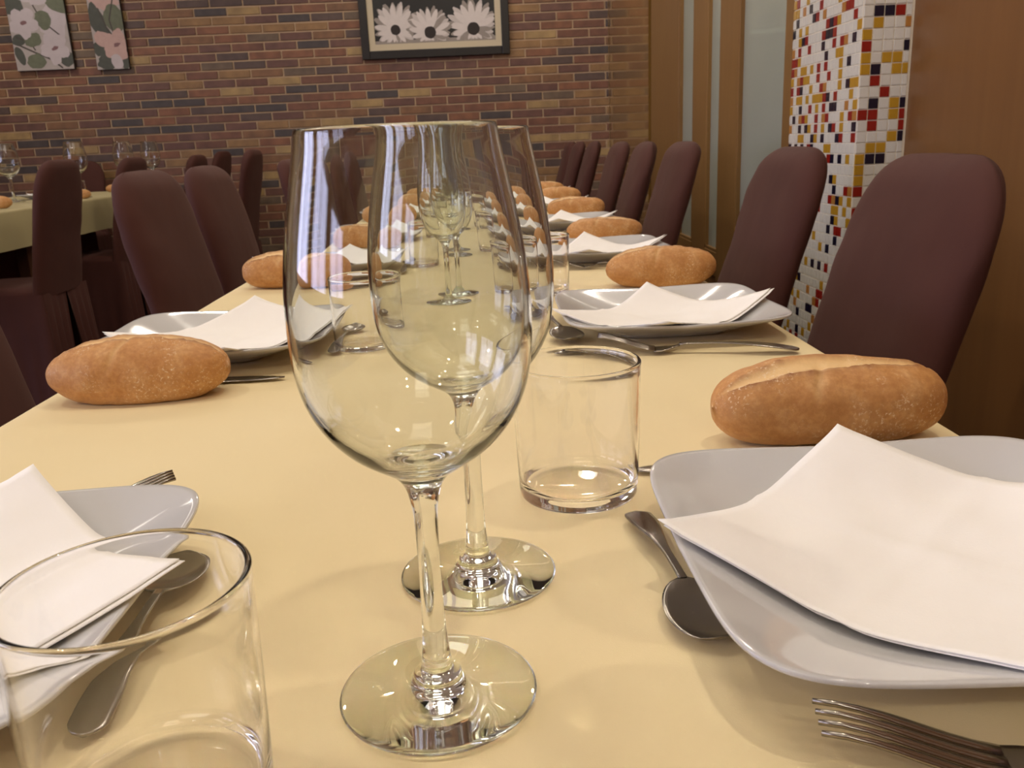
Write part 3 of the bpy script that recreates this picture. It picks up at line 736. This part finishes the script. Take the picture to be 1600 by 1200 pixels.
def wine(x, y, label, group='wine glasses down the middle of the yellow table', hi=False, z=TZ, sc=1.0):
    o = inst('wine_glass', WG_HI if hi else WG_LO, None, (x, y, z+.0003)); o.scale = (sc, sc, sc); tag(o, label, 'glass', group); return o
def tumbler(x, y, label, hi=False, z=TZ, group='straight water tumblers on the yellow table', sc=1):
    o = inst('tumbler', TU_HI if hi else TU_LO, None, (x, y, z+.0003)); o.scale = (sc, sc, sc); tag(o, label, 'glass', group); return o

# ================================================================== cutlery (along +x, tip at x=0)
def strip(pts, m=7, th=.0018, curl=0.0):
    """pts: (s, halfwidth, z, dish) -> closed thin solid"""
    vs = []
    for lay in (0, 1):
        for s, w_, z, dish in pts:
            for j in range(m):
                q = -1 + 2*j/(m-1)
                vs.append((s, w_*q, z - dish*(1-q*q) + (0 if lay else th*(1-.45*abs(q)**3)) + curl*q*q))
    n = len(pts); fs = []
    for i in range(n-1):
        for j in range(m-1):
            a = i*m+j; fs.append((a, a+m, a+m+1, a+1)); b = a+n*m; fs.append((b, b+1, b+m+1, b+m))
        fs.append((i*m, i*m+n*m, (i+1)*m+n*m, (i+1)*m)); fs.append((i*m+m-1, (i+1)*m+m-1, (i+1)*m+m-1+n*m, i*m+m-1+n*m))
    for i in (0, n-1):
        for j in range(m-1): q = (i*m+j, i*m+j+1, i*m+j+1+n*m, i*m+j+n*m); fs.append(q if i == 0 else q[::-1])
    return vs, [f[::-1] for f in fs]
def handle_pts(s0, s1, z0=.0022, arch=.006, wn=.0024, we=.0088, dip=.0):
    out = []
    for i in range(25):
        t = 1-(1-i/24)**1.4; s = s0 + (s1-s0)*t
        w_ = wn + (we-wn)*smooth01((t-.25)/.6); 
        if t > .93: w_ *= sqrt(max(0.03, 1-((t-.93)/.07)**2*.97))
        z = z0 + arch*(1-t)**1.5*(1) + arch*.8*sin(pi*t)*.9 - dip*smooth01((t-.8)/.2)
        out.append((s, w_, z, 0))
    return out
def make_spoon(L=.158):
    t = empty('spoon'); BLn = .058; pts = []
    for i in range(19):
        q = i/18; s = BLn*q; ww = .0192*sqrt(max(0.0, 1-(2*q-1)**2)) * (1.04-.15*q)
        if i in (0, 18): ww = .0022
        dish = .0058*sin(pi*min(1, q*1.05))**.8 if 0 < i < 18 else 0
        pts.append((s, max(ww, .0022), .0068 + (.0015 if i == 0 else 0) + .003*q*q, dish))
    obj('bowl', *strip(pts, 11, .0011), STEEL, t)
    obj('handle', *strip(handle_pts(BLn-.001, L, .0035, .0058, .0024, .0088), 9, .0019, .0006), STEEL, t)
    return t
def make_fork(L=.20):
    t = empty('fork'); TL_ = .058
    for k in range(4):
        yo = (-1.5+k)*.0053; pts = []
        for i in range(9):
            q = i/8; s = TL_*q; pts.append((s, .0004 + .0018*min(1, q*2.2), .0175 - .0145*smooth01(q*.9) , 0))
        v, f = strip(pts, 3, .0019); obj('tine', [(a, b+yo, c_) for a, b, c_ in v], f, STEEL, t)
    pts = [(TL_-.001 + .026*q, 0.0105*(1-.72*smooth01((q-.25)/.75)), .0030 + .0045*q*q - .0, .0012*(1-q)) for q in [i/8 for i in range(9)]]
    obj('head', *strip(pts, 9, .0018), STEEL, t)
    obj('handle', *strip(handle_pts(TL_+.0245, L, .0028, .0052, .0030, .0092, .0008), 9, .0021, .0006), STEEL, t)
    return t
def make_knife(L=.205):
    t = empty('knife'); pts = []
    for i in range(13):
        q = i/12; pts.append((.105*q, .0015 + .0078*min(1, (q*3))**.6, .0012, 0))
    obj('blade', *strip(pts, 5, .0011), STEEL, t)
    obj('handle', *strip([(.104 + (L-.104)*q, .0048 + .0036*q if q < .97 else .006, .001, 0) for q in [i/10 for i in range(11)]], 7, .0042), STEEL, t)
    return t
PROT = {'spoon': make_spoon(), 'fork': make_fork(), 'knife': make_knife()}; cused = set()
def cut(kind, tip, end, label, group=None, z=TZ, dz=0.0, tilt=0.0, sc=1.0):
    o = PROT[kind]
    if kind in cused: o = copy_tree(o)
    cused.add(kind); o.scale = (sc, sc, sc)
    o.location = (tip[0], tip[1], z + dz); o.rotation_euler = (0, -tilt, math.atan2(end[1]-tip[1], end[0]-tip[0])); tag(o, label, kind, group or kind+'s on the yellow table'); return o

# ================================================================== laying the table
ORD = ['nearest', 'second', 'third', 'fourth', 'fifth', 'sixth']
PYR = [.373, .980, 1.60, 2.21, 2.86, 3.48]; PXR = [.207, .203, .205, .207, .21, .21]
GP, GN, GB_ = 'white square plates on the yellow table', 'white paper napkins on the yellow table', 'bread rolls on the yellow table'
NR = [[(-.130, .012), (.004, .124), (.135, .02), (-.012, -.125)], [(-.131, -.042), (-.004, .115), (.130, .005), (-.03, -.135)]]
for i in range(6):
    cx, cy = PXR[i], PYR[i]
    if i == 0: lb, nb = 'large white square plate nearest the camera on the right', 'white paper napkin on the big right plate, one corner raised before the bread'
    else: lb, nb = ORD[i] + ' white plate from the camera in the right row', 'white napkin draped on the ' + ORD[i] + ' plate of the right row'
    plate(cx, cy, lb, GP)
    cs = NR[0] if i == 0 else [(a + random.uniform(-.006, .006), b + random.uniform(-.008, .008)) for a, b in NR[1]]
    napkin(cx, cy, cs, nb, GN, 1.7+i*2.1, lifts=(.002, .008, .006, 0) if i == 0 else (.003, .010, .008, 0))
PYL = [.364, .960, 1.61, 2.22, 2.86, 3.48]; PXL = [-.288, -.309, -.305, -.30, -.30, -.30]
NL = [[(-.12, .03), (.010, .128), (.140, .002), (-.002, -.125)], [(-.122, -.012), (.012, .130), (.132, .075), (.05, -.14)]]
for i in range(6):
    cx, cy = PXL[i], PYL[i]
    if i == 0: lb, nb = 'white square plate at the lower left, behind the large tumbler', 'white paper napkin on the lower left plate, its corner over the spoon'
    else: lb, nb = ORD[i] + ' white plate from the camera in the left row', 'white napkin draped on the ' + ORD[i] + ' plate of the left row'
    plate(cx, cy, lb, GP)
    cs = NL[min(i, 1)]; cs = [(a + (random.uniform(-.006, .006) if i > 1 else 0), b + (random.uniform(-.008, .008) if i > 1 else 0)) for a, b in cs]
    napkin(cx, cy, cs, nb, GN, 5.3+i*1.7, lifts=(.004, .010, .002, 0))
BR = [(.236, .576, radians(3)), (.258, 1.27, radians(-3)), (.258, 1.88, radians(2)), (.262, 2.50, 0), (.265, 3.12, radians(6)), (.26, 3.75, radians(-5))]
for i, (x, y, a) in enumerate(BR):
    bread([1, 0, 2][i % 3] if i else 1, x, y, a, 'golden crusty bread roll behind the big right plate' if i == 0 else ORD[i] + ' bread roll from the camera in the right row', GB_)
BL = [(-.328, .782, radians(-2)), (-.322, 1.43, radians(3)), (-.31, 2.03, radians(-3)), (-.31, 2.66, radians(4)), (-.31, 3.2, 0), (-.31, 3.8, 0)]
for i, (x, y, a) in enumerate(BL):
    bread(i % 3, x, y, a, 'golden crusty bread roll at the left table edge before the second plate' if i == 0 else ORD[i] + ' bread roll from the camera in the left row', GB_)
wine(-.0285, .303, 'tall front wine glass, largest and closest to the camera', hi=True)
wine(-.0127, .401, 'second wine glass, seen overlapping behind the front one', hi=True)
for i, (x, y, lb) in enumerate([(-.050, 1.154, 'third wine glass, the nearer of the small pair seen through the front bowls'), (-.034, 1.240, 'fourth wine glass, just behind the third, seen through the front bowls'),
        (-.04, 1.78, 'fifth wine glass from the camera, nearer of the third pair'), (-.045, 1.88, 'sixth wine glass from the camera, farther of the third pair'),
        (-.035, 2.42, 'seventh wine glass from the camera, nearer of the fourth pair'), (-.045, 2.52, 'eighth wine glass from the camera, farther of the fourth pair'),
        (-.04, 3.08, 'ninth wine glass from the camera, nearer of the last pair'), (-.03, 3.18, 'tenth and most distant wine glass on the yellow table')]): wine(x, y, lb)
tumbler(.050, .500, 'water tumbler between the second wine glass and the big right plate', True)
tumbler(-.120, .248, 'large empty tumbler cropped by the lower left corner', True)
tumbler(-.145, .915, 'tumbler seen through the left of the front wine glass', True)
for x, y, lb in [(.080, 1.24, 'tumbler right of the third wine glass, beside the third right plate'), (-.125, 1.62, 'tumbler near the third plate of the left row'), (.06, 1.86, 'tumbler near the third bread roll of the right row'),
                 (-.12, 2.25, 'tumbler near the fourth plate of the left row'), (.06, 2.5, 'tumbler near the fourth bread roll of the right row'), (-.12, 2.9, 'tumbler near the fifth plate of the left row')]: tumbler(x, y, lb)
# cutlery
cut('spoon', (.090, .318), (.079, .448), 'steel spoon lying against the left rim of the big right plate', sc=.88)
cut('fork', (.104, .247), (.30, .210), 'steel fork in the lower right corner, tines pointing left', dz=.001, sc=1.08)
cut('knife', (.088, .528), (.292, .536), 'steel knife behind the big right plate, only its tip showing')
cut('spoon', (-.170, .440), (-.164, .288), 'steel spoon beside the lower left plate, seen through the big tumbler')
cut('fork', (-.207, .520), (-.34, .455), 'steel fork behind the lower left plate, tine tips showing')
cut('fork', (.110, .862), (.300, .824), 'steel fork before the second right plate, handle pointing right')
cut('spoon', (.088, .900), (.066, 1.038), 'steel spoon at the left rim of the second right plate')
cut('knife', (-.205, .822), (-.405, .828), 'steel knife before the second left plate, behind the bread')
cut('spoon', (-.172, 1.03), (-.178, .888), 'steel spoon at the right rim of the second left plate')
cut('fork', (.108, 1.475), (.295, 1.458), 'steel fork before the third plate of the right row')
cut('spoon', (.085, 1.54), (.075, 1.68), 'steel spoon left of the third plate of the right row')
cut('spoon', (-.168, 1.67), (-.172, 1.53), 'steel spoon right of the third plate of the left row')
cut('knife', (-.20, 1.475), (-.40, 1.47), 'steel knife before the third plate of the left row')
cut('fork', (.11, 2.08), (.295, 2.07), 'steel fork before the fourth plate of the right row')
# second table
G2 = 'settings on the greenish table'
for x, y, lb, nb, s in [(-2.20, 3.72, 'white plate on the greenish table at the left photo edge', 'white napkin on the plate at the left photo edge', 3.3), (-2.45, 5.0, 'white plate on the greenish table, behind the split-skirt chair', 'white napkin on the plate behind the split-skirt chair', 6.3)]:
    plate(x, y, lb, 'white plates on the greenish table', Z2); napkin(x, y, NL[0], nb, 'napkins on the greenish table', s, Z2)
bread(0, -2.22, 4.02, .2, 'nearer bread roll at the left photo edge on the greenish table', 'bread rolls on the greenish table', Z2, 1.05)
bread(1, -2.40, 4.22, .1, 'farther bread roll at the left photo edge on the greenish table', 'bread rolls on the greenish table', Z2, 1.05)
bread(2, -2.16, 4.70, .2, 'bread roll right of the split-skirt chair on the greenish table', 'bread rolls on the greenish table', Z2, 1.05)
bread(2, -2.28, 5.58, .3, 'small bread roll at the far end of the greenish table', 'bread rolls on the greenish table', Z2, .9)
G3 = 'wine glasses on the greenish table'
for x, y, lb in [(-2.46, 4.68, 'large wine glass at the left photo edge on the greenish table'), (-2.44, 4.45, 'wine glass half cut by the left photo edge'), (-2.19, 4.86, 'wine glass rising behind the split-skirt chair'),
                 (-2.14, 5.38, 'wine glass above the second dark chair of the greenish table'), (-2.09, 5.68, 'rightmost wine glass on the greenish table')]: wine(x, y, lb, G3, z=Z2, sc=1.34)
for x, y, lb in [(-2.30, 5.08, 'tumbler by the far bread roll on the greenish table'), (-2.42, 3.98, 'tumbler near the left photo edge on the greenish table')]: tumbler(x, y, lb, z=Z2, group='tumblers on the greenish table')

# ================================================================== ceiling lights (outside the frame)
first = None
def downlight(x, y, lb):
    global first
    if first is None:
        t = empty('ceiling_lamp', (0, 0, 0)); obj('ring', *lathe([(.080, -.004), (.10, -.006), (.106, -.002), (.106, 0), (.080, 0)], 32), simple('lamp_ring', '#c8c4bc', .3, 1), t)
        obj('diffuser', *lathe([(0, -.002), (.080, -.002), (.080, 0)], 32), LAMP_E, t); first = t; o = t
    else: o = copy_tree(first)
    o.location = (x, y, ROOM_H); tag(o, lb, 'lamp', 'round recessed ceiling lamps')
    area('downlight', (x, y, ROOM_H-.012), (0, 0, 0), .10, 0, LAMP_W, LAMP_COL, 'DISK')
panel0 = None
for y in (-1.6, .9, 3.3, 5.6):
    for x in (-3.1, -.15):
        if panel0 is None:
            panel0 = empty('ceiling_panel'); box_obj('frame', [(-.32, .32, -.62, -.60, -.02, 0), (-.32, .32, .60, .62, -.02, 0), (-.32, -.30, -.60, .60, -.02, 0), (.30, .32, -.60, .60, -.02, 0)], FRAME_W, panel0)
            box_obj('diffuser', (-.30, .30, -.60, .60, -.012, -.004), m_emit('panel_diffuser', (1.0, .93, .82), 2.5), panel0); o = panel0
        else: o = copy_tree(panel0)
        o.location = (x, y, ROOM_H); tag(o, 'long ceiling light panel, ' + ('over the left tables, ' if x < -1 else 'over the yellow table, ') + {-1.6: 'behind the camera', .9: 'nearest in front', 3.3: 'halfway down the room', 5.6: 'by the brick wall'}[y], 'lamp', 'long ceiling light panels')
        area('panel_light', (x, y, ROOM_H-.025), (0, 0, 0), .6, 1.2, PANEL_W, (1.0, .90, .77))
for y in (-1.7, .75, 3.0, 5.2):
    for x in (-3.2, -1.15, .60):
        downlight(x, y, 'round recessed ceiling lamp, ' + {-3.2: 'left wall column', -1.15: 'column between the two tables', .60: 'column by the right wall'}[x] + ', ' + {-1.7: 'row behind the camera', .75: 'row nearest ahead', 3.0: 'middle row ahead', 5.2: 'row by the brick wall'}[y])
